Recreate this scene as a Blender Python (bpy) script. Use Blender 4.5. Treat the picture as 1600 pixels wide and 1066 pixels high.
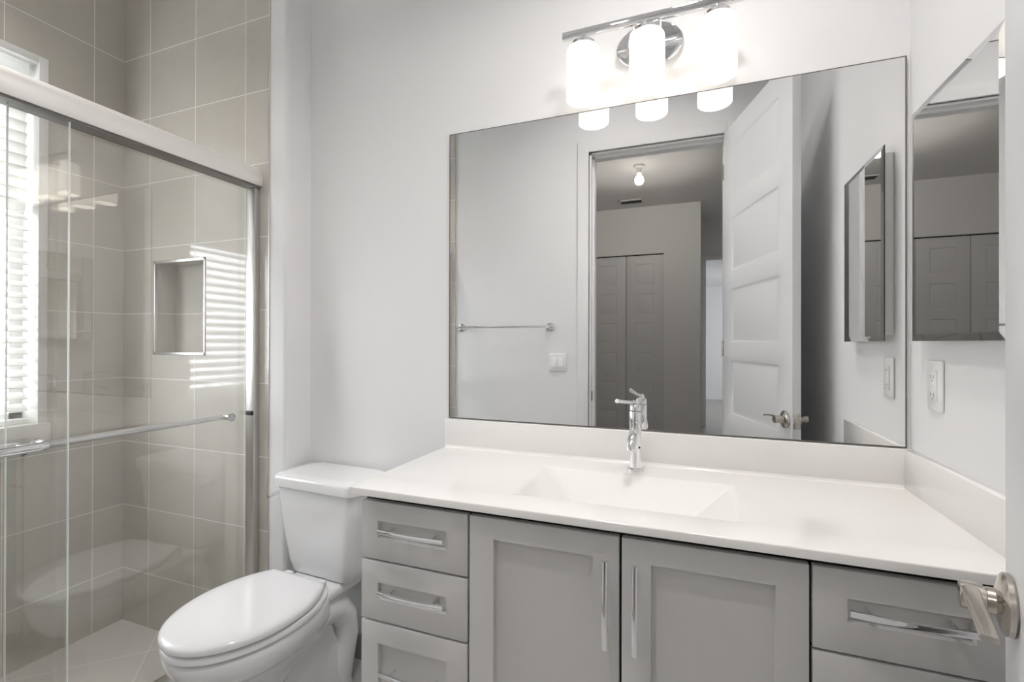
import bpy, bmesh, math, random
from mathutils import Vector, Matrix, noise
random.seed(7)
PI = math.pi
for o in list(bpy.data.objects):
    bpy.data.objects.remove(o)
scene = bpy.context.scene
COL = scene.collection

# ------------------------------------------------------------------ camera
CAM = Vector((-0.5282, -1.5212, 1.2323))
YAW, PITCH, ROLL, FPX = math.radians(20.898), math.radians(0.169), math.radians(0.128), 740.2
fw = Vector((-math.sin(YAW), math.cos(YAW), 0)); rt = Vector((math.cos(YAW), math.sin(YAW), 0)); up = Vector((0, 0, 1))
fw2 = fw * math.cos(PITCH) + up * math.sin(PITCH); up2 = up * math.cos(PITCH) - fw * math.sin(PITCH)
rt3 = rt * math.cos(ROLL) + up2 * math.sin(ROLL); up3 = up2 * math.cos(ROLL) - rt * math.sin(ROLL)
cd = bpy.data.cameras.new('camera'); cam = bpy.data.objects.new('camera', cd); COL.objects.link(cam)
cd.sensor_width = 36.0; cd.lens = 36.0 * FPX / 1600.0; cd.clip_start = 0.01; cd.clip_end = 100
m = Matrix.Identity(4)
for i in range(3):
    m[i][0], m[i][1], m[i][2], m[i][3] = rt3[i], up3[i], -fw2[i], CAM[i]
cam.matrix_world = m
scene.camera = cam

# ------------------------------------------------------------------ light and exposure
scene.view_settings.view_transform = 'Standard'; scene.view_settings.look = 'None'
scene.view_settings.gamma = 1.0; scene.view_settings.use_curve_mapping = False
scene.view_settings.exposure = 0.83
try:
    scene.cycles.use_denoising = True
    scene.cycles.max_bounces = 14; scene.cycles.diffuse_bounces = 8; scene.cycles.glossy_bounces = 8
    scene.cycles.transparent_max_bounces = 24
    scene.cycles.caustics_reflective = True; scene.cycles.blur_glossy = 1.0; scene.cycles.caustics_refractive = False
    scene.cycles.sample_clamp_indirect = 3.0
except Exception:
    pass
SKY = 9.5         # daylight outside the window
SHADE = 0.75        # vanity lamps
BULB = 135.0        # bare bulb in the bedroom hall
FILL_CANS = 165.0       # added cylinder downlights out of view, filling the room with light
w = bpy.data.worlds.new('world'); scene.world = w; w.use_nodes = True
bg = w.node_tree.nodes['Background']; bg.inputs['Color'].default_value = (0.93, 0.95, 1.0, 1); bg.inputs['Strength'].default_value = SKY

def area_light(name, loc, rot, sx, sy, energy, color=(1, 1, 1), portal=False):
    l = bpy.data.lights.new(name, 'AREA'); l.shape = 'RECTANGLE'; l.size = sx; l.size_y = sy
    l.energy = energy; l.color = color
    o = bpy.data.objects.new(name, l); COL.objects.link(o); o.location = loc; o.rotation_euler = rot
    if portal:
        l.cycles.is_portal = True
    return o
# daylight enters through the shower window and through an added, unseen window of the bedroom beyond the hall (light portals in the openings)
area_light('window_daylight', (-3.14, -0.825, 1.64), (0, -PI / 2, 0), 1.5, 0.86, 1, portal=True)
area_light('added_bedroom_daylight', (2.12, -7.8, 1.45), (0, PI / 2, 0), 0.8, 1.3, 1, portal=True)

# ------------------------------------------------------------------ materials
def mat(name, color, rough=0.5, metal=0.0, coat=0.0, spec=0.5, bump=None, var=None, emit=None):
    M = bpy.data.materials.new(name); M.use_nodes = True
    nt = M.node_tree; b = nt.nodes['Principled BSDF']
    b.inputs['Base Color'].default_value = (*color, 1); b.inputs['Roughness'].default_value = rough
    b.inputs['Metallic'].default_value = metal; b.inputs['Coat Weight'].default_value = coat
    b.inputs['Coat Roughness'].default_value = 0.03; b.inputs['Specular IOR Level'].default_value = spec
    if bump or var:
        g = nt.nodes.new('ShaderNodeNewGeometry')
    if bump:
        n = nt.nodes.new('ShaderNodeTexNoise'); n.inputs['Scale'].default_value = bump[0]; n.inputs['Detail'].default_value = 3
        nt.links.new(g.outputs['Position'], n.inputs['Vector'])
        bp = nt.nodes.new('ShaderNodeBump'); bp.inputs['Strength'].default_value = bump[1]; bp.inputs['Distance'].default_value = bump[2]
        nt.links.new(n.outputs['Fac'], bp.inputs['Height']); nt.links.new(bp.outputs['Normal'], b.inputs['Normal'])
    if var:
        n = nt.nodes.new('ShaderNodeTexNoise'); n.inputs['Scale'].default_value = var[0]; n.inputs['Detail'].default_value = 5
        nt.links.new(g.outputs['Position'], n.inputs['Vector'])
        r = nt.nodes.new('ShaderNodeValToRGB')
        r.color_ramp.elements[0].position = 0.3; r.color_ramp.elements[1].position = 0.7
        r.color_ramp.elements[0].color = (*[c * (1 - var[1]) for c in color], 1)
        r.color_ramp.elements[1].color = (*[min(1, c * (1 + var[1])) for c in color], 1)
        nt.links.new(n.outputs['Fac'], r.inputs['Fac']); nt.links.new(r.outputs['Color'], b.inputs['Base Color'])
    if emit:
        b.inputs['Emission Color'].default_value = (*emit[0], 1); b.inputs['Emission Strength'].default_value = emit[1]
    return M

def tile_mat(name, color, grout, size, ox, oy, oz, rough=0.1, diag=False, var=0.10):
    """square stacked tiles laid on world position; the two axes come from the face's own normal"""
    M = bpy.data.materials.new(name); M.use_nodes = True
    nt = M.node_tree; N = nt.nodes; L = nt.links; b = N['Principled BSDF']
    g = N.new('ShaderNodeNewGeometry')
    sp = N.new('ShaderNodeSeparateXYZ'); L.new(g.outputs['Position'], sp.inputs[0])
    sn = N.new('ShaderNodeSeparateXYZ'); L.new(g.outputs['True Normal'], sn.inputs[0])
    def mth(op, a, bb=None, c=None):
        n = N.new('ShaderNodeMath'); n.operation = op
        for i, v in enumerate((a, bb, c)):
            if v is None: continue
            if isinstance(v, (int, float)): n.inputs[i].default_value = v
            else: L.new(v, n.inputs[i])
        return n.outputs[0]
    x = mth('SUBTRACT', sp.outputs[0], ox); y = mth('SUBTRACT', sp.outputs[1], oy); z = mth('SUBTRACT', sp.outputs[2], oz)
    if diag:
        x, y = mth('MULTIPLY', mth('ADD', x, y), 0.7071), mth('MULTIPLY', mth('SUBTRACT', x, y), 0.7071)
    nx = mth('GREATER_THAN', mth('ABSOLUTE', sn.outputs[0]), 0.6)
    nz = mth('GREATER_THAN', mth('ABSOLUTE', sn.outputs[2]), 0.6)
    def mix(f, a, c): return mth('ADD', mth('MULTIPLY', a, mth('SUBTRACT', 1.0, f)), mth('MULTIPLY', c, f))
    u = mix(nx, x, y); v = mix(nz, z, y)
    cb = N.new('ShaderNodeCombineXYZ'); L.new(u, cb.inputs[0]); L.new(v, cb.inputs[1])
    br = N.new('ShaderNodeTexBrick'); br.offset = 0.0; br.squash = 1.0
    L.new(cb.outputs[0], br.inputs['Vector'])
    br.inputs['Scale'].default_value = 1.0; br.inputs['Brick Width'].default_value = size; br.inputs['Row Height'].default_value = size
    br.inputs['Mortar Size'].default_value = 0.0018; br.inputs['Mortar Smooth'].default_value = 0.1; br.inputs['Bias'].default_value = 0.0
    br.inputs['Color1'].default_value = (*[c * 0.96 for c in color], 1); br.inputs['Color2'].default_value = (*[c * 1.04 for c in color], 1)
    br.inputs['Mortar'].default_value = (*grout, 1)
    n1 = N.new('ShaderNodeTexNoise'); n1.inputs['Scale'].default_value = 9; n1.inputs['Detail'].default_value = 9; n1.inputs['Roughness'].default_value = 0.7
    L.new(g.outputs['Position'], n1.inputs['Vector'])
    f = mth('MULTIPLY_ADD', n1.outputs['Fac'], 2 * var, 1 - var)
    mx = N.new('ShaderNodeMix'); mx.data_type = 'RGBA'; mx.blend_type = 'MULTIPLY'; mx.inputs['Factor'].default_value = 1.0
    L.new(br.outputs['Color'], mx.inputs['A']); L.new(f, mx.inputs['B']); L.new(mx.outputs['Result'], b.inputs['Base Color'])
    bp = N.new('ShaderNodeBump'); bp.inputs['Strength'].default_value = 0.25; bp.inputs['Distance'].default_value = 0.002; bp.invert = True
    L.new(br.outputs['Fac'], bp.inputs['Height']); L.new(bp.outputs['Normal'], b.inputs['Normal'])
    rr = mth('MULTIPLY_ADD', br.outputs['Fac'], 0.5, rough); L.new(rr, b.inputs['Roughness'])
    b.inputs['Specular IOR Level'].default_value = 0.4
    return M

def glass_mat(name, tint=(0.96, 0.96, 0.953), ior=1.5):
    M = bpy.data.materials.new(name); M.use_nodes = True; nt = M.node_tree; N = nt.nodes; L = nt.links
    N.remove(N['Principled BSDF']); out = N['Material Output']
    tr = N.new('ShaderNodeBsdfTransparent'); tr.inputs['Color'].default_value = (*tint, 1)
    gl = N.new('ShaderNodeBsdfGlossy'); gl.inputs['Roughness'].default_value = 0.0
    g = N.new('ShaderNodeNewGeometry')
    mr = N.new('ShaderNodeMapRange'); L.new(g.outputs['Backfacing'], mr.inputs['Value'])
    mr.inputs['To Min'].default_value = ior; mr.inputs['To Max'].default_value = 1 / ior
    fr = N.new('ShaderNodeFresnel'); L.new(mr.outputs['Result'], fr.inputs['IOR'])
    mx = N.new('ShaderNodeMixShader'); L.new(fr.outputs[0], mx.inputs[0]); L.new(tr.outputs[0], mx.inputs[1]); L.new(gl.outputs[0], mx.inputs[2])
    L.new(mx.outputs[0], out.inputs['Surface'])
    return M

WALLC = (0.79, 0.79, 0.795)
M_wall = mat('white wall paint', WALLC, 0.55, spec=0.3, bump=(220, 0.05, 0.001))
M_ceil = mat('ceiling paint', (0.80, 0.80, 0.80), 0.8, spec=0.2)
M_trim = mat('semi gloss trim paint', (0.80, 0.80, 0.80), 0.35)
M_door = mat('white door paint', (0.72, 0.725, 0.735), 0.4, bump=(90, 0.04, 0.001))
M_tile = tile_mat('beige grey wall tile', (0.515, 0.491, 0.447), (0.74, 0.73, 0.71), 0.29, -2.2114, -0.2429, 2.5182, rough=0.07)
M_tfloor = tile_mat('light grey floor tile', (0.60, 0.59, 0.565), (0.75, 0.67, 0.65), 0.45, -2.3, -0.55, 0.0, rough=0.12, diag=True, var=0.05)
M_bfloor = tile_mat('bathroom floor tile', (0.50, 0.49, 0.48), (0.50, 0.49, 0.48), 0.60, -1.5, -0.45, 0.0, rough=0.15, var=0.05)
M_tbase = mat('grey tile baseboard', (0.30, 0.295, 0.285), 0.2, var=(12, 0.08))
M_hfloor = mat('hall floor', (0.36, 0.34, 0.31), 0.3, var=(6, 0.1))
M_mirror = mat('mirror silver', (0.91, 0.913, 0.913), 0.0, 1.0)
M_medge = mat('mirror edge', (0.13, 0.12, 0.11), 0.35)
M_counter = mat('white cultured marble', (0.82, 0.808, 0.788), 0.12, coat=0.5)
M_cab = mat('grey cabinet paint', (0.59, 0.58, 0.57), 0.42, spec=0.4)
M_dark = mat('painted gap shade', (0.012, 0.012, 0.012), 0.8)  # near-black colour standing in for shade inside gaps
M_chrome = mat('polished chrome', (0.86, 0.86, 0.87), 0.06, 1.0)
M_nickel = mat('satin nickel', (0.58, 0.54, 0.49), 0.22, 1.0)
M_alum = mat('brushed shower frame metal', (0.70, 0.69, 0.68), 0.30, 1.0)
M_header = mat('bright shower header metal', (0.90, 0.88, 0.85), 0.42, 0.55)
M_glass = glass_mat('clear shower glass', ior=1.85)
M_pane = glass_mat('window glass', (0.97, 0.98, 0.98))
M_gedge = mat('polished glass edge', (0.80, 0.86, 0.84), 0.15, spec=0.8)
M_ceramic = mat('white vitreous china', (0.78, 0.78, 0.785), 0.07, coat=0.4)
M_seat = mat('white seat plastic', (0.78, 0.78, 0.79), 0.12)
M_plastic = mat('white plastic plate', (0.82, 0.82, 0.81), 0.3)
M_pgrey = mat('outlet slot grey', (0.25, 0.25, 0.25), 0.5)
M_black = mat('black rubber', (0.015, 0.015, 0.015), 0.5)
M_blind = mat('white blind slats', (0.82, 0.82, 0.80), 0.4)
_nt = M_blind.node_tree; _tl = _nt.nodes.new('ShaderNodeBsdfTranslucent'); _tl.inputs['Color'].default_value = (0.85, 0.85, 0.83, 1)
_mx = _nt.nodes.new('ShaderNodeMixShader'); _mx.inputs[0].default_value = 0.42
_nt.links.new(_nt.nodes['Principled BSDF'].outputs[0], _mx.inputs[1]); _nt.links.new(_tl.outputs[0], _mx.inputs[2])
_nt.links.new(_mx.outputs[0], _nt.nodes['Material Output'].inputs['Surface'])
M_liner = mat('white window liner', (0.78, 0.78, 0.77), 0.3)
M_sill = mat('marble sill', (0.70, 0.69, 0.67), 0.2, var=(14, 0.06))
M_vent = mat('vent grille dark', (0.10, 0.10, 0.10), 0.6)
M_fill_lens = mat('added fill light lens', (0.9, 0.9, 0.9), 0.5, emit=((1.0, 0.955, 0.93), FILL_CANS))

def shade_mat():
    M = mat('frosted opal glass shade', (0.9, 0.89, 0.87), 0.25)
    nt = M.node_tree; b = nt.nodes['Principled BSDF']
    g = nt.nodes.new('ShaderNodeNewGeometry'); s = nt.nodes.new('ShaderNodeSeparateXYZ'); nt.links.new(g.outputs['Position'], s.inputs[0])
    mr = nt.nodes.new('ShaderNodeMapRange'); nt.links.new(s.outputs[2], mr.inputs['Value'])
    mr.inputs['From Min'].default_value = 2.135; mr.inputs['From Max'].default_value = 2.06
    mr.inputs['To Min'].default_value = 0.5; mr.inputs['To Max'].default_value = SHADE; mr.interpolation_type = 'SMOOTHSTEP'
    b.inputs['Emission Color'].default_value = (1.0, 0.93, 0.83, 1)
    nt.links.new(mr.outputs['Result'], b.inputs['Emission Strength'])
    return M
M_shade = shade_mat()
M_bulb = mat('lit bulb glass', (0.9, 0.9, 0.9), 0.3, emit=((1.0, 0.93, 0.84), BULB))

# ------------------------------------------------------------------ mesh helpers
class MB:
    def __init__(self): self.bm = bmesh.new()
    def _merge(self, b2):
        me = bpy.data.meshes.new('tmp'); b2.to_mesh(me); b2.free(); self.bm.from_mesh(me); bpy.data.meshes.remove(me)
    def box(self, x0, x1, y0, y1, z0, z1, bevel=0.0, seg=2, mtx=None):
        b = bmesh.new(); bmesh.ops.create_cube(b, size=1.0)
        for v in b.verts:
            v.co = Vector((x0 + (v.co.x + .5) * (x1 - x0), y0 + (v.co.y + .5) * (y1 - y0), z0 + (v.co.z + .5) * (z1 - z0)))
        if bevel: bmesh.ops.bevel(b, geom=list(b.edges), offset=bevel, segments=seg, profile=0.5, affect='EDGES')
        if mtx: bmesh.ops.transform(b, matrix=mtx, verts=b.verts)
        bmesh.ops.recalc_face_normals(b, faces=b.faces)
        self._merge(b); return self
    def loft(self, rings, cap0=True, cap1=True, closed=False):
        b = bmesh.new(); R = [[b.verts.new(p) for p in r] for r in rings]; n = len(R[0])
        pairs = list(zip(R[:-1], R[1:])) + ([(R[-1], R[0])] if closed else [])
        for a, c in pairs:
            for i in range(n):
                j = (i + 1) % n; b.faces.new((a[i], a[j], c[j], c[i]))
        if not closed:
            if cap0: b.faces.new(list(reversed(R[0])))
            if cap1: b.faces.new(R[-1])
        bmesh.ops.recalc_face_normals(b, faces=b.faces)
        self._merge(b); return self
    def tube(self, pts, r, seg=14, flat=None):
        pts = [Vector(p) for p in pts]; rings = []
        rad = r if isinstance(r, (list, tuple)) else [r] * len(pts)
        prev = None
        for i, p in enumerate(pts):
            t = (pts[min(i + 1, len(pts) - 1)] - pts[max(i - 1, 0)]).normalized()
            if prev is None:
                a = Vector((0, 0, 1)) if abs(t.z) < 0.9 else Vector((1, 0, 0))
                u = (a - t * a.dot(t)).normalized()
            else:
                u = (prev - t * prev.dot(t)).normalized()
            prev = u; v = t.cross(u)
            k = flat or (1, 1)
            rings.append([p + (u * math.cos(2 * PI * s / seg) * k[0] + v * math.sin(2 * PI * s / seg) * k[1]) * rad[i] for s in range(seg)])
        return self.loft(rings)
    def cyl(self, p0, p1, r, r1=None, seg=24): return self.tube([p0, p1], [r, r if r1 is None else r1], seg)
    def lathe(self, prof, c, seg=32, axis='z', cap0=True, cap1=True):
        rings = []
        for r, h in prof:
            ring = []
            for s in range(seg):
                a = 2 * PI * s / seg; q = (r * math.cos(a), r * math.sin(a), h)
                if axis == 'x': q = (q[2], q[0], q[1])
                if axis == 'y': q = (q[0], q[2], q[1])
                ring.append(Vector(c) + Vector(q))
            rings.append(ring)
        return self.loft(rings, cap0, cap1)
    def build(self, name, material, parent=None, angle=40, local=False):
        me = bpy.data.meshes.new(name)
        if parent is not None and not local:
            off = parent.get('_w', None)
            wp = Vector(WPOS.get(parent.name, (0, 0, 0)))
            bmesh.ops.translate(self.bm, vec=-wp, verts=self.bm.verts)
        self.bm.to_mesh(me); self.bm.free()
        me.polygons.foreach_set('use_smooth', [True] * len(me.polygons))
        me.set_sharp_from_angle(angle=math.radians(angle))
        me.materials.append(material)
        o = bpy.data.objects.new(name, me); COL.objects.link(o)
        if parent is not None:
            o.parent = parent; WPOS[o.name] = WPOS.get(parent.name, (0, 0, 0))
        return o
WPOS = {}
def thing(name, label, cat, loc, rz=0.0, group=None):
    o = bpy.data.objects.new(name, None); COL.objects.link(o); o.location = loc; o.rotation_euler = (0, 0, rz)
    o.empty_display_size = 0.05
    o['label'] = label; o['category'] = cat
    if group: o['group'] = group
    WPOS[o.name] = tuple(loc); return o
def tag(o, label, cat, group=None):
    o['label'] = label; o['category'] = cat
    if group: o['group'] = group
    return o
def struct(mb, name, material, label=None, angle=40):
    o = mb.build(name, material, angle=angle); o['kind'] = 'structure'
    if label: o['label'] = label
    return o
def rrect(x0, x1, y0, y1, r, n=6):
    pts = []
    for cx, cy, a0 in ((x1 - r, y1 - r, 0), (x0 + r, y1 - r, PI / 2), (x0 + r, y0 + r, PI), (x1 - r, y0 + r, 3 * PI / 2)):
        for i in range(n + 1):
            a = a0 + PI / 2 * i / n; pts.append((cx + r * math.cos(a), cy + r * math.sin(a)))
    return pts
def panel_slab(x0, x1, z0, z1, yf, t, panels, steps, both=False, bevel=0.0015):
    """slab in the x-z plane, front face at y=yf facing -y, thickness t; panels = [(x0,x1,z0,z1)] sunk by steps [(inset, depth)]"""
    b = bmesh.new()
    xs = sorted({round(v, 5) for v in [x0, x1] + [p[i] for p in panels for i in (0, 1)]})
    zs = sorted({round(v, 5) for v in [z0, z1] + [p[i] for p in panels for i in (2, 3)]})
    def grid(y): return [[b.verts.new((x, y, z)) for z in zs] for x in xs]
    F, B = grid(yf), grid(yf + t); nx, nz = len(xs), len(zs); pf = []
    for i in range(nx - 1):
        for j in range(nz - 1):
            f = b.faces.new((F[i][j], F[i + 1][j], F[i + 1][j + 1], F[i][j + 1]))
            g = b.faces.new((B[i][j], B[i][j + 1], B[i + 1][j + 1], B[i + 1][j]))
            mx, mz = (xs[i] + xs[i + 1]) / 2, (zs[j] + zs[j + 1]) / 2
            if any(p[0] < mx < p[1] and p[2] < mz < p[3] for p in panels):
                pf.append(f)
                if both: pf.append(g)
    for i in range(nx - 1):
        b.faces.new((F[i][0], B[i][0], B[i + 1][0], F[i + 1][0])); b.faces.new((F[i][-1], F[i + 1][-1], B[i + 1][-1], B[i][-1]))
    for j in range(nz - 1):
        b.faces.new((F[0][j], F[0][j + 1], B[0][j + 1], B[0][j])); b.faces.new((F[-1][j], B[-1][j], B[-1][j + 1], F[-1][j + 1]))
    bmesh.ops.recalc_face_normals(b, faces=b.faces)
    for f in pf:
        for th, d in steps:
            bmesh.ops.inset_region(b, faces=[f], thickness=th, depth=d, use_even_offset=True)
    if bevel:
        ed = []
        for e in b.edges:
            m_ = (e.verts[0].co + e.verts[1].co) / 2
            outer = abs(m_.x - x0) < 1e-5 or abs(m_.x - x1) < 1e-5 or abs(m_.z - z0) < 1e-5 or abs(m_.z - z1) < 1e-5
            if outer and len(e.link_faces) == 2 and e.calc_face_angle(0) > 1.0: ed.append(e)
        bmesh.ops.bevel(b, geom=ed, offset=bevel, segments=2, profile=0.5, affect='EDGES')
    mb = MB(); mb._merge(b); return mb

# ------------------------------------------------------------------ room
ZC = 3.05
XS, YB = -2.971, -0.1254          # shower window wall, shower back wall
XT, XP = -2.0806, -1.9945         # where tile ends, where the pier turns to the mirror wall
YD, YD2 = -1.45, -1.57            # door wall, both faces
struct(MB().box(XP - 0.02, 0.12, 0, 0.12, 0, ZC), 'wall_back', M_wall, 'white painted wall behind mirror and toilet')
struct(MB().box(0, 0.12, YD2, 0, 0, ZC), 'wall_right', M_wall, 'white painted wall beside the vanity with medicine cabinet')
# pier with a rounded plaster corner
ring = [(XT, 0.1), (XT, YB)]
for i in range(9):
    a = -PI / 2 + PI / 2 * i / 8; ring.append((XP - 0.018 + 0.018 * math.cos(a), YB + 0.018 + 0.018 * math.sin(a)))
ring.append((XP, 0.1))
struct(MB().loft([[(x, y, 0) for x, y in ring], [(x, y, ZC) for x, y in ring]]), 'wall_pier', M_wall, 'white plaster pier beside the shower tile')
# tiled back wall with niche
NX0, NX1, NZ0, NZ1, ND = -2.7545, -2.4452, 1.1843, 1.5788, 0.09
mb = MB()
mb.box(XS - 0.12, NX0, YB, 0.12, -0.06, ZC).box(NX1, XT, YB, 0.12, -0.06, ZC)
mb.box(NX0, NX1, YB, 0.12, -0.06, NZ0).box(NX0, NX1, YB, 0.12, NZ1, ZC).box(NX0, NX1, YB + ND, 0.12, NZ0, NZ1)
struct(mb, 'wall_shower', M_tile, 'beige grey tiled shower wall with niche')
# niche edge trim, tile edge trim
mb = MB(); t = 0.009
for a in ((NX0 - t, NX0 + .002, NZ0 - t, NZ1 + t), (NX1 - .002, NX1 + t, NZ0 - t, NZ1 + t)):
    mb.box(a[0], a[1], YB - 0.003, YB + 0.01, a[2], a[3], 0.001)
for a in ((NZ0 - t, NZ0 + .002), (NZ1 - .002, NZ1 + t)):
    mb.box(NX0 - t, NX1 + t, YB - 0.003, YB + 0.01, a[0], a[1], 0.001)
struct(mb, 'trim_1', M_alum, 'silver metal edge trim around shower niche')
struct(MB().box(XT - 0.002, XT + 0.003, YB - 0.004, YB + 0.006, 0, ZC, 0.001), 'trim_2', M_alum, 'thin silver trim at the end of the shower tile')
# window wall
WY0, WY1, WZ0, WZ1 = -1.25, -0.402, 0.875, 2.372
mb = MB(); X0 = XS - 0.15
mb.box(X0, XS, WY1, YB + 0.02, -0.06, ZC).box(X0, XS, YD2, WY0, -0.06, ZC).box(X0, XS, WY0, WY1, -0.06, WZ0).box(X0, XS, WY0, WY1, WZ1, ZC)
struct(mb, 'wall_left', M_tile, 'beige grey tiled wall around the shower window')
# liner, sill, sash, pane
win = bpy.data.objects.new('window_1', None); COL.objects.link(win); win.location = (XS, -0.825, WZ0); win['kind'] = 'structure'
WPOS[win.name] = tuple(win.location)
mb = MB(); lt = 0.03
mb.box(X0, XS + 0.006, WY0, WY0 + lt, WZ0, WZ1, .002).box(X0, XS + 0.006, WY1 - lt, WY1, WZ0, WZ1, .002).box(X0, XS + 0.006, WY0 + lt, WY1 - lt, WZ1 - lt, WZ1, .002)
mb.build('window_liner', M_liner, win)['kind'] = 'structure'
MB().box(X0, XS + 0.016, WY0 - 0.01, WY1 + 0.008, WZ0 - 0.07, WZ0 + 0.03, .004).build('window_sill', M_sill, win)['kind'] = 'structure'
mb = MB(); a, b_ = X0 + 0.005, X0 + 0.045
mb.box(a, b_, WY0 + lt, WY0 + lt + .04, WZ0 + .03, WZ1 - lt).box(a, b_, WY1 - lt - .04, WY1 - lt, WZ0 + .03, WZ1 - lt)
mb.box(a, b_, WY0 + lt, WY1 - lt, WZ0 + .03, WZ0 + .07).box(a, b_, WY0 + lt, WY1 - lt, WZ1 - lt - .04, WZ1 - lt)
mb.build('window_sash', M_liner, win)['kind'] = 'structure'
MB().box(X0 + .02, X0 + .026, WY0 + lt + .04, WY1 - lt - .04, WZ0 + .07, WZ1 - lt - .04).build('window_pane', M_pane, win)['kind'] = 'structure'
# door wall
DX0, DX1, DZ = -1.138, -0.352, 2.425
mb = MB()
mb.box(XS - .15, DX0, YD2, YD, 0, ZC).box(DX1, 0.12, YD2, YD, 0, ZC).box(DX0, DX1, YD2, YD, DZ, ZC)
struct(mb, 'wall_front', M_wall, 'white wall with the doorway, seen in the mirror')
struct(MB().box(XS, XT, YD, YD + 0.012, -0.06, ZC), 'wall_tile', M_tile, 'tiled near end wall of the shower')
struct(MB().box(XS - .15, 0.12, YD2, 0.12, ZC, ZC + .1), 'ceiling', M_ceil)
struct(MB().box(XT - 0.12, 0.12, YD2, 0.12, -0.1, 0), 'floor', M_bfloor)
struct(MB().box(XS - .15, XT - 0.12, YD2, 0.12, -0.14, -0.04), 'floor_shower', M_tfloor, 'light grey tiled shower floor')
struct(MB().box(XT - 0.12, XT + .01, YD, YB, 0.0005, 0.10, .004), 'trim_3', M_tile, 'tiled shower curb under the glass doors')
mb = MB().box(XP, -1.336, -0.011, 0, 0, 0.094, .002); struct(mb, 'baseboard_back', M_tbase, 'grey tile baseboard behind the toilet')
struct(MB().box(XP, XP + .011, YB, -0.011, 0, 0.094, .002), 'baseboard_pier', M_tbase)
struct(MB().box(XT + .01, DX0 - .07, YD, YD + 0.011, 0, 0.094, .002), 'baseboard_front', M_tbase)
struct(MB().box(-0.011, 0, YD, -0.53, 0, 0.094, .002), 'baseboard_right', M_tbase)
# door lining and casing
mb = MB()
for y0, y1 in ((YD, YD + 0.016), (YD2 - 0.016, YD2)):
    cw = 0.072
    mb.box(DX0 - cw, DX0 - .004, y0, y1, 0, DZ + cw, .003).box(DX1 + .004, DX1 + cw, y0, y1, 0, DZ + cw, .003).box(DX0 - .004, DX1 + .004, y0, y1, DZ + .004, DZ + cw, .003)
struct(mb, 'trim_4', M_trim, 'white casing around the bathroom doorway')
mb = MB()
mb.box(DX0 - .004, DX0 + 0.012, YD2, YD, 0, DZ).box(DX1 - 0.012, DX1 + .004, YD2, YD, 0, DZ).box(DX0, DX1, YD2, YD, DZ - 0.012, DZ + .004)
mb.box(DX0 + .012, DX0 + .024, YD2 + .02, YD - .045, 0, DZ - .012).box(DX0 + .012, DX1 - .012, YD2 + .02, YD - .045, DZ - .024, DZ - .012)
lin = struct(mb, 'trim_5', M_trim, 'white door lining with stop')
o = MB().box(DX0 + .0115, DX0 + .0135, YD - .035, YD - .01, 0.865, 0.925).build('strike_plate', M_black, lin); o['label'] = 'dark metal strike plate'

# ------------------------------------------------------------------ bedroom hall beyond the doorway (seen in the mirrors)
YC, YR = -5.03, -6.0
HX0, HX1 = -3.12, 1.8
struct(MB().box(HX0, HX1, YR - .12, YD2, -0.1, 0), 'floor_hall', M_hfloor)
struct(MB().box(HX0, HX1, YR - .12, YD2, ZC, ZC + .1), 'ceiling_hall', M_ceil)
struct(MB().box(HX0 - .1, HX0, YR, YD2, 0, ZC), 'wall_hall_left', M_wall)
struct(MB().box(HX1, HX1 + .1, YR, YD2, 0, ZC), 'wall_hall_right', M_wall)
struct(MB().box(0.12, HX1, YD2, YD2 + .1, 0, ZC), 'wall_hall_front', M_wall)
CX1, CL = -0.8895, 0.4885
CX0, CZ = CX1 - 4 * CL, 2.405
mb = MB().box(CX1, -0.435, YR, YC, 0, ZC).box(HX0, CX0, YR, YC, 0, ZC).box(CX0, CX1, YR, YC, CZ + .012, ZC).box(CX0, CX1, YC - .3, YC - .28, 0, CZ + .012)
struct(mb, 'wall_closet', M_wall, 'white hall wall around the bifold closet')
struct(MB().box(CX0, CX1, YC - .2, YC - .05, CZ + .001, CZ + .012), 'trim_6', M_dark, 'dark strip painting the shade in the gap above closet doors')  # dark fill for the open gap, its shade put into the colour
RX0, RX1 = -0.35, 0.47
mb = MB().box(HX0, RX0, YR - .12, YR, 0, ZC).box(RX1, HX1, YR - .12, YR, 0, ZC).box(RX0, RX1, YR - .12, YR, 2.44, ZC)
struct(mb, 'wall_hall', M_wall)
mb = MB().box(RX0 - .07, RX0, YR, YR + .016, 0, 2.51, .003).box(RX1, RX1 + .07, YR, YR + .016, 0, 2.51, .003).box(RX0, RX1, YR, YR + .016, 2.44, 2.51, .003)
struct(mb, 'trim_7', M_trim, 'white casing of the far doorway')
# bright room further back
mb = MB().box(-2.0, 2.1, -9.8, -9.7, 0, 2.5).box(-2.1, -2.0, -9.8, YR - .12, 0, 2.5).box(2.0, 2.1, -9.8, -8.45, 0, 2.5).box(2.0, 2.1, -7.15, YR - .12, 0, 2.5).box(2.0, 2.1, -8.45, -7.15, 0, 1.05).box(2.0, 2.1, -8.45, -7.15, 1.85, 2.5)
struct(mb, 'wall_bedroom', M_wall, 'bright white room beyond the far doorway')
w2 = struct(MB().box(2.03, 2.07, -8.45, -8.41, 1.05, 1.85).box(2.03, 2.07, -7.19, -7.15, 1.05, 1.85).box(2.03, 2.07, -8.41, -7.19, 1.05, 1.09).box(2.03, 2.07, -8.41, -7.19, 1.81, 1.85), 'added_window', M_liner, 'added unseen window that brightens the bedroom beyond the far doorway')  # window added out of view so sky light brightens this room
MB().box(2.047, 2.053, -8.41, -7.19, 1.09, 1.81).build('window_pane', M_pane, w2)['kind'] = 'structure'
struct(MB().box(-2.1, 2.1, -9.8, YR - .12, 2.46, 2.56), 'ceiling_bedroom', M_ceil)
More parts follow.
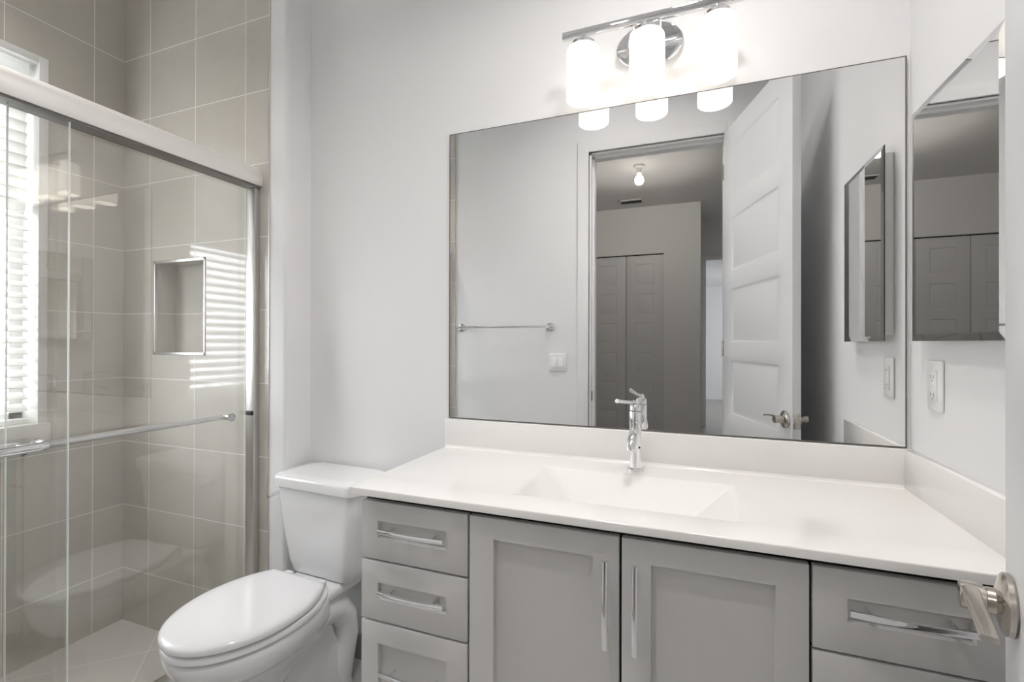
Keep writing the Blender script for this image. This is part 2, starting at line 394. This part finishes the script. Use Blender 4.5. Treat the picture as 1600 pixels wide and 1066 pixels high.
struct(MB().box(-2.1, 2.1, -9.8, YR - .12, -.1, 0), 'floor_bedroom', M_hfloor)

# bifold closet doors: each leaf pair hinges together
def panels6(x0, x1, z0, z1, mx, first, pitch, h):
    return [(x0 + mx, x1 - mx, z1 - first - i * pitch - h, z1 - first - i * pitch) for i in range(6)]
STEP = [(0.004, -0.005), (0.008, 0.0), (0.012, 0.004)]
for k in range(2):
    xr = CX1 - k * 2 * CL
    t_ = thing('bifold_closet_door', ('white bifold closet door with a small round knob, seen through the doorway in the mirror'
                                      if k == 0 else 'white bifold closet door beside the one seen in the mirror, hidden by the doorway'),
               'closet door', (xr - CL, YC - .06, 0), group='bifold closet doors in the hall')
    for j in range(2):
        x1 = xr - j * CL - .003; x0 = xr - (j + 1) * CL + .003
        # the slab faces +y: build it facing -y and mirror in y
        s = panel_slab(x0, x1, 0.012, CZ, 0, 0.034, panels6(x0, x1, 0.012, CZ, 0.125, 0.115, 0.396, 0.285), STEP, bevel=.002)
        bmesh.ops.scale(s.bm, vec=(1, -1, 1), verts=s.bm.verts); bmesh.ops.reverse_faces(s.bm, faces=s.bm.faces)
        bmesh.ops.translate(s.bm, vec=(0, YC - .04, 0), verts=s.bm.verts)
        lf = s.build('leaf', M_door, t_)
        if (k == 0 and j == 1) or (k == 1 and j == 0):
            kx = x0 + 0.245
            MB().lathe([(.004, 0), (.008, .004), (.008, .016), (.017, .022), (.019, .03), (.014, .037), (.002, .039)], (kx, YC - .04, 0.80), 20, 'y').build('knob', M_door, lf)
# ceiling bulb holder
t_ = thing('ceiling_bulb', 'bare lit bulb in a white porcelain ceiling holder', 'light', (-1.045, -3.50, ZC))
MB().lathe([(.056, 0), (.058, -.012), (.045, -.022), (.024, -.028), (.024, -.075), (.018, -.077)], (-1.045, -3.50, ZC - .0005), 28).build('holder', M_plastic, t_)
MB().lathe([(.014, -.07), (.016, -.09), (.028, -.11), (.036, -.122), (.041, -.135), (.043, -.150), (.041, -.166), (.033, -.183), (.020, -.192), (.002, -.195)], (-1.045, -3.50, ZC), 28).build('bulb', M_bulb, t_)
# ceiling air vent
t_ = thing('ceiling_vent', 'small louvred air vent on the hall ceiling', 'vent', (-1.27, -4.72, ZC))
vx0, vx1, vy0, vy1 = -1.42, -1.12, -4.80, -4.64
mb = MB().box(vx0, vx1, vy0, vy0 + .02, ZC - .012, ZC, .002).box(vx0, vx1, vy1 - .02, vy1, ZC - .012, ZC, .002).box(vx0, vx0 + .02, vy0, vy1, ZC - .012, ZC, .002).box(vx1 - .02, vx1, vy0, vy1, ZC - .012, ZC, .002)
mb.build('frame', M_plastic, t_)
mb = MB().box(vx0 + .01, vx1 - .01, vy0 + .01, vy1 - .01, ZC - .002, ZC - .0005)
for i in range(6):
    y = vy0 + .03 + i * .02
    mb.box(-(vx1 - vx0 - .04) / 2, (vx1 - vx0 - .04) / 2, -.008, .008, -.0006, .0006, mtx=Matrix.Translation(((vx0 + vx1) / 2, y, ZC - .008)) @ Matrix.Rotation(.7, 4, 'X'))
mb.build('louvres', M_vent, t_)

# ------------------------------------------------------------------ bathroom door leaf (open, hinge at the right jamb)
HP = Vector((-0.3648, YD + .025, 0)); LC = Vector((-0.1475, -0.714, 0))
dv = LC - HP; DL = dv.length; ang = math.atan2(dv.y, dv.x)
door = thing('bathroom_door', 'white six panel bathroom door standing open with satin nickel levers', 'door', (HP.x, HP.y, 0.0), ang)
# local: x along leaf from hinge, y<0 is the right side (thickness), face seen from the camera at y=0 facing +y
s = panel_slab(0, DL, 0.012, 2.42, 0, 0.035, [(0.11, DL - 0.115, 2.42 - .11 - i * .39 - .295, 2.42 - .11 - i * .39) for i in range(6)], [(0.006, -0.0045), (0.010, 0.0), (0.018, 0.003)], both=True, bevel=.0015)
bmesh.ops.translate(s.bm, vec=(0, -0.035, 0), verts=s.bm.verts)
leaf = s.build('leaf', M_door, door, local=True)
HZ = 0.912
for sgn in (1, -1):
    yb = 0 if sgn > 0 else -0.035
    xl = DL - 0.050
    mb = MB().lathe([(.034, 0), (.037, .003), (.037, .008), (.034, .011), (.024, .014), (.016, .0165), (.0155, .024), (.0145, .0245), (.0145, .0265), (.0165, .027), (.0165, .048), (.0155, .049)],
                    (0, 0, 0), 36, 'y')
    if sgn < 0: bmesh.ops.scale(mb.bm, vec=(1, -1, 1), verts=mb.bm.verts); bmesh.ops.reverse_faces(mb.bm, faces=mb.bm.faces)
    bmesh.ops.translate(mb.bm, vec=(xl, yb, HZ), verts=mb.bm.verts)
    h = mb.build('lever_rose', M_nickel, door, local=True)
    # flat ribbon blade running towards the hinge
    rings = []
    for i in range(15):
        u = i / 14; x = xl + .012 - u * .125; wy = .0095 - .0012 * u; tz = .0035
        yc = yb + sgn * (.0395 - .004 * u * u); zc = HZ + .011 - .010 * u + .004 * math.sin(PI * u)
        rings.append([(x, yc + wy * math.copysign(abs(math.cos(a)) ** .5, math.cos(a)), zc + tz * math.sin(a)) for a in [2 * PI * q / 18 for q in range(18)]])
    MB().loft(rings).build('lever_handle', M_nickel, h, local=True)
mb = MB().box(DL - .0005, DL + .0018, -.0305, -.0045, HZ - .034, HZ + .030, .0008)
lp = mb.build('latch_plate', M_nickel, door, local=True)
MB().lathe([(.0085, 0), (.0085, .010), (.007, .012)], (DL, -.0175, HZ - .003), 20, 'x').build('latch_bolt', M_nickel, lp, local=True)
for z in (0.25, 1.2, 2.2):
    MB().cyl((-.004, .004, z - .045), (-.004, .004, z + .045), .006, seg=12).build('hinge', M_nickel, door, local=True)

# ------------------------------------------------------------------ vanity
F = -0.5077
van = thing('vanity_cabinet', 'grey shaker vanity cabinet with doors and chrome pulls below white top', 'cabinet', (-0.67, -0.25, 0))
VX0, VX1 = -1.3354, 0.0
mb = MB().box(VX0, VX0 + .018, F + .022, -0.004, 0.10, 0.832).box(-0.022, -0.004, F + .022, -0.004, 0.10, 0.832).box(VX0 + .018, -0.022, F + .022, -0.004, 0.10, 0.118)
mb.box(VX0 + .018, -0.022, -0.012, -0.004, 0.118, 0.832).box(VX0 + .02, -0.004, F + .09, -0.004, 0, 0.10)
for xx in (-1.0248, -0.3244): mb.box(xx - .009, xx + .009, F + .022, -0.012, 0.118, 0.74)
mb.build('carcass', M_cab, van)
MB().box(VX0 + .004, -0.006, F + .0205, F + .0225, 0.104, 0.832).build('painted_gap_shade', M_dark, van)  # dark sheet behind the fronts, painting the shade seen through their gaps
G = 0.0025
def pull(p0, p1, out, parent, nrm=Vector((0, -1, 0))):
    """bowed chrome pull between two points on the front plane"""
    p0, p1 = Vector(p0), Vector(p1); n = 18; mb = MB(); ax = (p1 - p0).normalized(); sd = ax.cross(nrm)
    rings = []
    for i in range(n + 1):
        u = i / n; c = p0.lerp(p1, u) + nrm * (out + 0.007 * math.sin(PI * u)); h, t_ = .0052, .0042
        rings.append([c + sd * h * a + nrm * t_ * b2 for a, b2 in ((-1, -.7), (-.7, -1), (.7, -1), (1, -.7), (1, .7), (.7, 1), (-.7, 1), (-1, .7))])
    mb.loft(rings)
    for u in (.17, .83):
        c = p0.lerp(p1, u); mb.cyl(c, c + nrm * (out + .004), .0042, seg=12)
    return mb.build('pull_handle', M_chrome, parent)
def drawer(x0, x1, z0, z1, rec, hx0, hx1, hz, lab=None):
    s = panel_slab(x0 + G, x1 - G, z0 + G, z1 - G, F, 0.019, [rec], [(0.0008, -0.014)], bevel=.0022)
    d = s.build('drawer', M_cab, van, angle=30)
    pull((hx0, F + .008, hz), (hx1, F + .008, hz), .028, d)
ZT = 0.8255
drawer(VX0, -1.0248, 0.6722, ZT, (-1.284, -1.0845, .7290, .7745), -1.268, -1.082, .757)
drawer(VX0, -1.0248, 0.5162, 0.6722, (-1.283, -1.0845, .5745, .6165), -1.268, -1.082, .600)
drawer(VX0, -1.0248, 0.11, 0.5162, (-1.281, -1.0835, .165, .4612), -1.264, -1.082, .400)
drawer(-0.3244, -0.004, 0.6699, ZT, (-.2675, -.0860, .7290, .7725), -.2690, -.0870, .756)
drawer(-0.3244, -0.004, 0.5140, 0.6699, (-.2675, -.0860, .5725, .6150), -.2690, -.0870, .600)
drawer(-0.3244, -0.004, 0.11, 0.5140, (-.2675, -.0860, .165, .4590), -.2690, -.0870, .400)
for x0, x1, rec, hx in ((-1.0248, -0.6704, (-.9602, -.7288, .17, .7735), -.6985), (-0.6704, -0.3244, (-.6084, -.3814, .17, .7745), -.6378)):
    s = panel_slab(x0 + G, x1 - G, 0.11 + G, ZT - G, F, 0.019, [rec], [(0.0008, -0.014)], bevel=.0022)
    d = s.build('door', M_cab, van, angle=30)
    pull((hx, F, .594), (hx, F, .778), .024, d)

# ------------------------------------------------------------------ counter with basin, splashes
top = thing('countertop', 'white bathroom countertop with moulded rectangular basin and upstands', 'countertop', (-0.68, -0.26, 0.84))
ZK, TX0, TY0 = 0.8579, -1.3598, -0.5236
def basin_top():
    b = bmesh.new(); e = .004
    X = [TX0, -0.945, -0.432, -0.0005]; Y = [TY0, -0.420, -0.150, -0.0005]
    # top surface ring grid with a hole, then sloping basin
    g = [[b.verts.new((x, y, ZK)) for y in Y] for x in X]
    for i in range(3):
        for j in range(3):
            if (i, j) != (1, 1): b.faces.new((g[i][j], g[i + 1][j], g[i + 1][j + 1], g[i][j + 1]))
    hole = [g[1][1], g[2][1], g[2][2], g[1][2]]
    bot = [b.verts.new(p) for p in ((-.765, -.392, .772), (-.590, -.392, .772), (-.580, -.330, .760), (-.757, -.330, .760))]
    inner_edges = []
    for k in range(4):
        f = b.faces.new((hole[k], hole[(k + 1) % 4], bot[(k + 1) % 4], bot[k]))
    b.faces.new(bot)
    # outer skirt and underside
    lo = {}
    per = [g[i][0] for i in range(4)] + [g[3][j] for j in range(1, 4)] + [g[i][3] for i in (2, 1, 0)] + [g[0][j] for j in (2, 1)]
    low = [b.verts.new((v.co.x, v.co.y, ZK - .0185)) for v in per]
    for k in range(len(per)):
        k2 = (k + 1) % len(per); b.faces.new((per[k], low[k], low[k2], per[k2]))
    bmesh.ops.recalc_face_normals(b, faces=b.faces)
    hs = set(hole); bs = set(bot); ps = set(per)
    eb = [e_ for e_ in b.edges if (e_.verts[0] in hs and e_.verts[1] in hs) or (set(e_.verts) & bs)]
    bmesh.ops.bevel(b, geom=eb, offset=.009, segments=4, profile=.5, affect='EDGES', clamp_overlap=True)
    eo = [e_ for e_ in b.edges if abs(e_.verts[0].co.z - ZK) < 1e-4 and abs(e_.verts[1].co.z - ZK) < 1e-4 and e_.calc_face_angle(0) > 1.2
          and (abs(e_.verts[0].co.y - TY0) < 1e-4 and abs(e_.verts[1].co.y - TY0) < 1e-4 or abs(e_.verts[0].co.x - TX0) < 1e-4 and abs(e_.verts[1].co.x - TX0) < 1e-4)]
    bmesh.ops.bevel(b, geom=eo, offset=.003, segments=3, profile=.5, affect='EDGES')
    mb = MB(); mb._merge(b); return mb
ct = basin_top().build('counter_slab', M_counter, top, angle=35)
MB().lathe([(.022, 0), (.022, .003), (.016, .004), (.016, .001), (.001, .001)], (-.672, -.361, .7655), 24).build('drain', M_chrome, ct)
MB().box(TX0, -0.0005, -0.0187, -0.0005, ZK - .002, 0.959, .0025).build('backsplash', M_counter, top)
MB().box(-0.0187, -0.0005, TY0 + .002, -0.0187, ZK - .002, 0.959, .0025).build('side_splash', M_counter, top)
# cove where top meets the upstand
rings = []
for x in (TX0 + .003, -.0187):
    rings.append([(x, -.0187, ZK - .001), (x, -.0187, ZK + .009), (x, -.0205, ZK + .004), (x, -.0238, ZK + .0012), (x, -.029, ZK - .001)])
MB().loft(rings).build('cove', M_counter, top)

# ------------------------------------------------------------------ faucet
FX, FY = -0.6855, -0.092
fa = thing('faucet', 'chrome single lever basin faucet', 'faucet', (FX, FY, ZK))
MB().lathe([(.0255, .0003), (.0255, .006), (.021, .0095), (.0175, .010), (.0175, .138), (.0188, .139), (.0188, .143), (.0175, .144), (.0175, .172), (.0165, .174), (.004, .175)], (FX, FY, ZK), 32).build('body', M_chrome, fa)
MB().tube([(FX, FY - .006, ZK + .112), (FX, FY - .035, ZK + .118), (FX, FY - .068, ZK + .114), (FX, FY - .092, ZK + .104), (FX, FY - .106, ZK + .090), (FX, FY - .110, ZK + .079)],
          [.012, .0125, .0125, .012, .0118, .012], 20).build('spout', M_chrome, fa)
lv = MB().lathe([(.0165, .175), (.0165, .190), (.014, .193), (.007, .194), (.007, .206), (.001, .207)], (FX, FY, ZK), 24).build('lever_hub', M_chrome, fa)
MB().tube([(FX + .006, FY + .010, ZK + .198), (FX - .010, FY - .017, ZK + .200), (FX - .037, FY - .063, ZK + .208), (FX - .043, FY - .074, ZK + .2095)], [.0055, .0052, .0052, .0065], 14).build('lever', M_chrome, lv)
MB().cyl((FX + .012, FY - .012, ZK + .07), (FX + .0135, FY - .0135, ZK + .07), .003, seg=12).build('set_screw', M_black, fa)

# ------------------------------------------------------------------ big wall mirror
mi = thing('wall_mirror', 'large frameless wall mirror above the vanity top', 'mirror', (-0.68, 0, 0.9612))
MX0, MX1, MZ0, MZ1 = -1.3491, -0.0096, 0.9612, 1.9807
MB().box(MX0, MX1, -.006, -.0005, MZ0, MZ1).build('mirror_glass', M_mirror, mi)
mb = MB(); e = .0028
mb.box(MX0 - .0006, MX0 + e, -.0066, -.0004, MZ0, MZ1).box(MX1 - e, MX1 + .0006, -.0066, -.0004, MZ0, MZ1)
mb.box(MX0, MX1, -.0066, -.0004, MZ0 - .0006, MZ0 + .0022).box(MX0, MX1, -.0066, -.0004, MZ1 - .0018, MZ1 + .0006)
mb.build('mirror_edge', M_medge, mi)

# ------------------------------------------------------------------ medicine cabinet
mc = thing('medicine_cabinet', 'surface mounted mirrored medicine cabinet with slanted glass edges on the right wall', 'cabinet', (0, -0.283, 1.24))
QY0, QY1, QZ0, QZ1, QX = -0.467, -0.098, 1.2376, 1.789, -0.032
MB().box(-.026, -.0005, QY0 + .018, QY1 - .018, QZ0 + .018, QZ1 - .018, .002).build('body', M_plastic, mc)
bvl = .015
r0 = [(QX + .0022, y, z) for y, z in ((QY0, QZ0), (QY1, QZ0), (QY1, QZ1), (QY0, QZ1))]
r1 = [(QX, y, z) for y, z in ((QY0 + bvl, QZ0 + bvl), (QY1 - bvl, QZ0 + bvl), (QY1 - bvl, QZ1 - bvl), (QY0 + bvl, QZ1 - bvl))]
dr = MB().loft([r0, r1], cap0=True, cap1=True).build('mirror_door', M_mirror, mc, angle=1)
MB().box(QX + .0036, -.0262, QY0 + .001, QY1 - .001, QZ0 + .001, QZ1 - .001).build('door_back', M_medge, dr)

# ------------------------------------------------------------------ outlet, switch, towel bar
ou = thing('outlet_plate', 'white electrical outlet plate below the medicine cabinet', 'outlet', (0, -0.146, 1.134))
MB().box(-.006, -.0005, -.146 - .036, -.146 + .036, 1.134 - .058, 1.134 + .058, .003).build('plate', M_plastic, ou)
dv_ = MB().box(-.009, -.005, -.146 - .017, -.146 + .017, 1.134 - .034, 1.134 + .034, .001).build('receptacle', M_plastic, ou)
for dz in (-.021, .021):
    for dy in (-.0065, .0065):
        MB().box(-.0095, -.0088, -.146 + dy - .001, -.146 + dy + .001, 1.134 + dz - .004, 1.134 + dz + .004).build('slot', M_pgrey, dv_)
    MB().cyl((-.0095, -.146, 1.134 + dz - .0085), (-.0088, -.146, 1.134 + dz - .0085), .0022, seg=10).build('slot', M_pgrey, dv_)
MB().box(-.0102, -.0088, -.150, -.142, 1.130, 1.138, .0006).build('test_button', M_plastic, dv_)

sw = thing('light_switch', 'white double rocker light switch plate beside the doorway', 'switch', (-1.343, YD, 1.105))
MB().box(-1.343 - .058, -1.343 + .058, YD + .0005, YD + .006, 1.105 - .058, 1.105 + .058, .003).build('plate', M_plastic, sw)
for dx in (-.023, .023):
    MB().box(-.0165, .0165, -.002, .003, -.033, .033, .001, mtx=Matrix.Translation((-1.343 + dx, YD + .007, 1.105)) @ Matrix.Rotation(.09, 4, 'X')).build('rocker', M_plastic, sw)

tb = thing('towel_bar', 'chrome towel bar on the door wall, with round posts', 'towel bar', (-1.71, YD, 1.333))
for x in (-2.030, -1.392):
    MB().lathe([(.027, .0005), (.028, .006), (.022, .010), (.010, .013), (.009, .060), (.012, .062), (.012, .078), (.002, .079)], (x, YD, 1.333), 28, 'y').build('post', M_chrome, tb)
MB().cyl((-2.045, YD + .069, 1.333), (-1.377, YD + .069, 1.333), .008, seg=16).build('bar', M_chrome, tb)

# ------------------------------------------------------------------ vanity light
vl = thing('vanity_light', 'chrome three lamp vanity light with frosted glass shades above mirror', 'light', (-0.654, 0, 2.15))
LX, LY, LZ0, LZ1 = (-.8436, -.6545, -.4653), -.09, 1.975, 2.136
el = [(.1 * math.cos(2 * PI * i / 48), .071 * math.sin(2 * PI * i / 48)) for i in range(48)]
def ell(k, y): return [(-.6545 + a * k, y, 2.146 + c * k) for a, c in el]
bp_ = MB().loft([ell(1, -.0005), ell(1, -.012), ell(.985, -.0165), ell(.95, -.019)]).build('back_plate', M_chrome, vl)
MB().box(-.752, -.557, -.0215, -.018, 2.1425, 2.1485, .001).build('plate_ridge', M_chrome, bp_)
MB().box(-.908, -.398, LY - .007, LY + .007, 2.170, 2.193, .0015).build('bar', M_chrome, vl)
for x in (-.690, -.619):
    MB().tube([(x, -.018, 2.150), (x, -.05, 2.152), (x, LY + .012, 2.160), (x, LY, 2.172)], .0055, 12).build('arm', M_chrome, vl)
for x in LX:
    R = .0505
    prof = [(.020, LZ1 + .002), (R - .016, LZ1), (R - .006, LZ1 - .003), (R - .001, LZ1 - .010), (R, LZ1 - .018), (R, LZ0 + .002), (R - .002, LZ0), (R - .004, LZ0 + .001),
            (R - .004, LZ1 - .018), (R - .012, LZ1 - .008), (.020, LZ1 - .006)]
    sh = MB().lathe(prof, (x, LY, 0), 40, cap0=True, cap1=True).build('lamp_shade', M_shade, vl)
    MB().lathe([(.034, LZ1 + .001), (.036, LZ1 + .012), (.030, LZ1 + .017), (.008, LZ1 + .019), (.008, 2.172)], (x, LY, 0), 28).build('shade_cap', M_chrome, sh)
    MB().lathe([(.012, LZ1 - .02), (.014, 2.08), (.027, 2.05), (.030, 2.03), (.026, 2.01), (.010, 1.999), (.001, 1.998)], (x, LY, 0), 20).build('bulb', M_shade, sh)

# ------------------------------------------------------------------ toilet
TC = -1.783
toi = thing('toilet', 'white two piece toilet with closed elongated lid', 'toilet', (TC, -0.10, 0), -0.061)
def tank_ring(z, hw, yf, r, yb=-.018):
    return [(x, y, z) for x, y in rrect(TC - hw, TC + hw, yf, yb, r, 7)]
mb = MB()
zs = [(.383, .132, -.168, .03), (.389, .142, -.178, .035), (.43, .149, -.187, .035), (.52, .163, -.196, .034), (.62, .178, -.202, .033), (.70, .186, -.206, .033), (.704, .184, -.204, .033)]
mb.loft([tank_ring(z, hw, yf, r) for z, hw, yf, r in zs]); mb.build('tank', M_ceramic, toi, angle=50)
def lid_ring(z, hw, yf, r):
    pts = []
    for x, y in rrect(TC - hw, TC + hw, yf, -.014, r, 7):
        if y < -.1: y -= .008 * (1 - ((x - TC) / hw) ** 2)      # bowed front
        pts.append((x, y, z))
    return pts
MB().loft([lid_ring(.7045, .189, -.210, .034), lid_ring(.706, .197, -.216, .036), lid_ring(.735, .199, -.217, .036), lid_ring(.743, .195, -.213, .034), lid_ring(.747, .185, -.203, .03), lid_ring(.748, .15, -.17, .03)]).build('tank_lid', M_ceramic, toi, angle=50)
# flush lever on the left side of the tank
ll = MB().lathe([(.011, 0), (.012, -.008), (.008, -.011), (.008, -.020)], (TC - .183, -.158, .672), 18, 'x').build('flush_lever', M_chrome, toi)
MB().tube([(TC - .200, -.150, .672), (TC - .201, -.18, .668), (TC - .201, -.220, .661)], [.0065, .0065, .0075], 12).build('lever_arm', M_chrome, ll)
def oval(z, w_, yb, yf, ymid, n=56, p=2.0, wb=None):
    """elongated outline: ellipse front, cut ellipse back"""
    pts = []; lf_ = ymid - yf
    cb = (wb or .62 * w_) / w_
    lb = (yb - ymid) / math.sqrt(max(1e-3, 1 - cb ** p))
    a1 = math.acos(cb)
    # angles from right-back corner round the front to the left-back corner
    for i in range(n):
        u = i / (n - 1); a = (PI / 2 - a1) + u * 0
        th = -(PI / 2) + (0)
        t_ = (a1) - u * (PI + 2 * a1)           # from +a1 (back right) through -pi/2 (front) to -(pi+a1)
        cx_, sy_ = math.cos(t_), math.sin(t_)
        L_ = lb if sy_ > 0 else lf_
        ex = 2.0 / p
        pts.append((TC + math.copysign(abs(cx_) ** ex, cx_) * w_, ymid + math.copysign(abs(sy_) ** ex, sy_) * L_, z))
    return pts
# a1 is the angle whose cosine is cb, so the cut is level at y = yb
bowl = MB()
S_ = [  # z, half width, y back, y front, y widest, back half width
    (.000, .118, -.13, -.515, -.34, .105), (.012, .120, -.13, -.520, -.34, .106), (.030, .110, -.135, -.508, -.34, .10), (.08, .092, -.14, -.488, -.35, .085), (.15, .088, -.15, -.505, -.37, .075),
    (.20, .094, -.17, -.535, -.39, .075), (.245, .110, -.19, -.582, -.41, .08), (.275, .130, -.205, -.618, -.425, .09), (.295, .152, -.215, -.643, -.432, .10), (.309, .167, -.22, -.653, -.436, .107), (.325, .1745, -.224, -.663, -.437, .11),
    (.345, .177, -.225, -.670, -.438, .111), (.368, .178, -.228, -.674, -.438, .112), (.375, .175, -.229, -.671, -.438, .111), (.378, .167, -.232, -.662, -.438, .107)]
bowl.loft([oval(z, w_, yb, yf, ym, wb=wb) for z, w_, yb, yf, ym, wb in S_])
# rear deck flaring into the rim
def deck(z, k):
    half = [(-.022, .112), (-.12, .114), (-.19, .114), (-.235, .118), (-.275, .132), (-.31, .150), (-.345, .163), (-.40, .166)]
    pts = [(TC + w_ - k, y - (k if y > -.03 else 0), z) for y, w_ in half] + [(TC - w_ + k, y - (k if y > -.03 else 0), z) for y, w_ in reversed(half)]
    return pts
bowl.loft([deck(.335, .03), deck(.345, .008), deck(.352, .001), deck(.372, 0), deck(.379, .003), deck(.382, .010)])
# support under the deck and trapway
bowl.loft([[(x, y, z) for x, y in rrect(TC - hw, TC + hw, yf, yb, .04, 5)] for z, hw, yf, yb in ((0, .105, -.36, -.12), (.02, .104, -.36, -.12), (.06, .075, -.36, -.13), (.2, .06, -.36, -.13), (.30, .065, -.36, -.10), (.34, .085, -.36, -.05), (.37, .10, -.36, -.03))])
for s_ in (-1, 1):
    xo = TC + s_ * .058
    bowl.tube([(xo, -.47, .13), (xo, -.42, .19), (xo, -.36, .245), (xo, -.29, .285), (xo, -.22, .300), (xo, -.155, .285), (xo, -.115, .235), (xo, -.105, .17), (xo, -.12, .10), (xo, -.14, .03), (xo, -.14, .002)],
              [.03, .042, .05, .053, .054, .054, .052, .050, .050, .052, .055], 20)
bowl.build('bowl', M_ceramic, toi, angle=60)
YL = .013
def seat_rings(rows): return [oval(z, w_, yb, yf + YL, -.43, wb=w_ * .615) for z, w_, yb, yf in rows]
MB().loft(seat_rings([(.376, .155, -.255, -.655), (.3805, .163, -.25, -.666), (.381, .177, -.240, -.686), (.384, .182, -.238, -.691), (.399, .183, -.237, -.693), (.4025, .180, -.239, -.690), (.404, .168, -.25, -.675)])).build('seat', M_seat, toi, angle=50)
def lid_rings(rows): return [oval(z, w_, yb, yf + YL, -.45, wb=wb) for z, w_, wb, yb, yf in rows]
MB().loft(lid_rings([(.403, .155, .10, -.285, -.655), (.4085, .163, .105, -.272, -.668), (.409, .179, .114, -.262, -.688), (.4115, .184, .117, -.258, -.694), (.422, .185, .1175, -.257, -.695), (.4275, .183, .117, -.259, -.692), (.4315, .177, .113, -.263, -.684), (.4345, .166, .106, -.270, -.670), (.4365, .14, .09, -.285, -.64), (.4375, .09, .06, -.33, -.58)])).build('seat_lid', M_seat, toi, angle=50)
for s_ in (-1, 1):
    MB().box(TC + s_ * .078 - .018, TC + s_ * .078 + .018, -.262, -.222, .3825, .4185, .008, 3).build('hinge', M_seat, toi)

# ------------------------------------------------------------------ shower enclosure
she = thing('shower_door', 'framed bypass glass shower door with two panels and towel bars', 'shower door', (-2.15, -0.79, 0.1))
HXC = -2.15
prof = [(-.033, 1.846), (-.033, 1.915), (-.028, 1.922), (-.012, 1.926), (.006, 1.923), (.022, 1.913), (.032, 1.898), (.036, 1.880), (.036, 1.862), (.033, 1.850), (.030, 1.846)]
hd = MB().loft([[(HXC + a, y, z) for a, z in prof] for y in (YD + .013, YB - .001)]).build('header', M_header, she, angle=50)
MB().box(HXC - .028, HXC + .026, YD + .014, YB - .004, 1.838, 1.847).build('roller_track', M_medge, hd)
for nm, y0, y1 in (('wall_jamb', YB - .026, YB - .001), ('wall_jamb', YD + .013, YD + .038)):
    mb = MB().box(HXC - .024, HXC + .020, y0, y1, .118, 1.846, .003)
    j = mb.build(nm, M_alum, she)
    if y1 > -1: MB().box(HXC - .016, HXC + .018, y0 - .008, y0 + .001, .945, .962, .003).build('bumper', M_black, j)
MB().box(HXC - .03, HXC + .03, YD + .013, YB - .001, .1005, .118, .003).build('bottom_track', M_alum, she)
GXI, GXO = -2.165, -2.135
def panel(gx, y0, y1, bx, bz, by0, by1):
    # pane with its two vertical polished edges
    p_ = MB().box(gx - .003, gx + .003, y0, y1, .122, 1.842).build('glass_panel', M_glass, she)
    MB().box(gx - .0031, gx + .0031, y0 - .0015, y0 + .0006, .122, 1.842).box(gx - .0031, gx + .0031, y1 - .0006, y1 + .0015, .122, 1.842).build('glass_edge', M_gedge, p_)
    s_ = 1 if bx > gx else -1; q = .02
    pts = [(gx + s_ * .003, by0, bz), (bx - s_ * q, by0, bz), (bx - s_ * q * .3, by0 + q * .3, bz), (bx, by0 + q, bz), (bx, by1 - q, bz), (bx - s_ * q * .3, by1 - q * .3, bz), (bx - s_ * q, by1, bz), (gx + s_ * .003, by1, bz)]
    h_ = MB().tube(pts, .0118, 16).build('towel_rail', M_chrome, p_)
    mb = MB()
    for y in (by0, by1): mb.lathe([(.015, .003), (.016, .006), (.014, .010)] if s_ > 0 else [(.014, -.010), (.016, -.006), (.015, -.003)], (gx, y, bz), 20, 'x')
    mb.build('rail_collar', M_chrome, h_)
panel(GXI, -0.852, YB - .018, -2.215, .944, -0.815, -0.215)
panel(GXO, YD + .03, -0.7385, -2.083, .963, -1.38, -0.805)

# ------------------------------------------------------------------ window blind
bl = thing('window_blind', 'white horizontal slat blind hanging in the shower window', 'blind', (XS - .05, -0.825, WZ1 - .03))
by0, by1 = WY0 + .04, -0.446
MB().box(XS - .075, XS - .03, by0, by1, WZ1 - .085, WZ1 - .031, .003).build('head_rail', M_blind, bl)
mb = MB(); z = WZ1 - .11
while z > WZ0 + .058:
    tilt = math.radians(68 if z > 1.75 else -28)      # upper slats closed, lower ones open
    rings = []
    for i in range(7):
        u = (i / 6 - .5); xx = u * .05; zz = .003 * (1 - 4 * u * u)
        rings.append((xx, zz))
    pr = rings + [(a, c - .0025) for a, c in reversed(rings)]
    ct_, st_ = math.cos(tilt), math.sin(tilt)
    mb.loft([[(XS - .052 + a * ct_ - c * st_, y, z + a * st_ + c * ct_) for a, c in pr] for y in (by0, by1)])
    z -= .0445
mb.build('slats', M_blind, bl)
MB().box(XS - .074, XS - .03, by0, by1, WZ0 + .032, WZ0 + .05, .003).build('bottom_rail', M_blind, bl)
mb = MB()
for y in (by0 + .12, by1 - .12):
    mb.cyl((XS - .052, y, WZ0 + .05), (XS - .052, y, WZ1 - .085), .001, seg=6)
mb.build('ladder_cord', M_blind, bl)

# ------------------------------------------------------------------ added ceiling downlights, out of view, as fill for the bathroom
for lx, ly, lab in ((-0.46, -0.64, 'added white cylinder fill downlight, unseen, on the ceiling nearest the vanity wall corner'), (-1.00, -1.08, 'added white cylinder fill downlight, unseen, on the ceiling just inside the doorway'),
                    (-2.50, -0.85, 'added white cylinder fill downlight, unseen, on the ceiling over the shower')):
    dl = 0.06 if lx > -2 else 0.0        # lens set deeper in the shower fitting
    rc = thing('added_fill_downlight', lab, 'light', (lx, ly, ZC), group='added fill downlights')
    MB().lathe([(.086, 0), (.088, -.004), (.088, -.138), (.086, -.140), (.079, -.140), (.078, -.138), (.076, -.022 - dl), (.001, -.020 - dl)], (lx, ly, ZC - .0002), 40).build('housing', M_plastic, rc)
    MB().lathe([(.073, -.0225 - dl), (.073, -.030 - dl), (.001, -.031 - dl)], (lx, ly, ZC - .0002), 32).build('lens', M_fill_lens, rc)
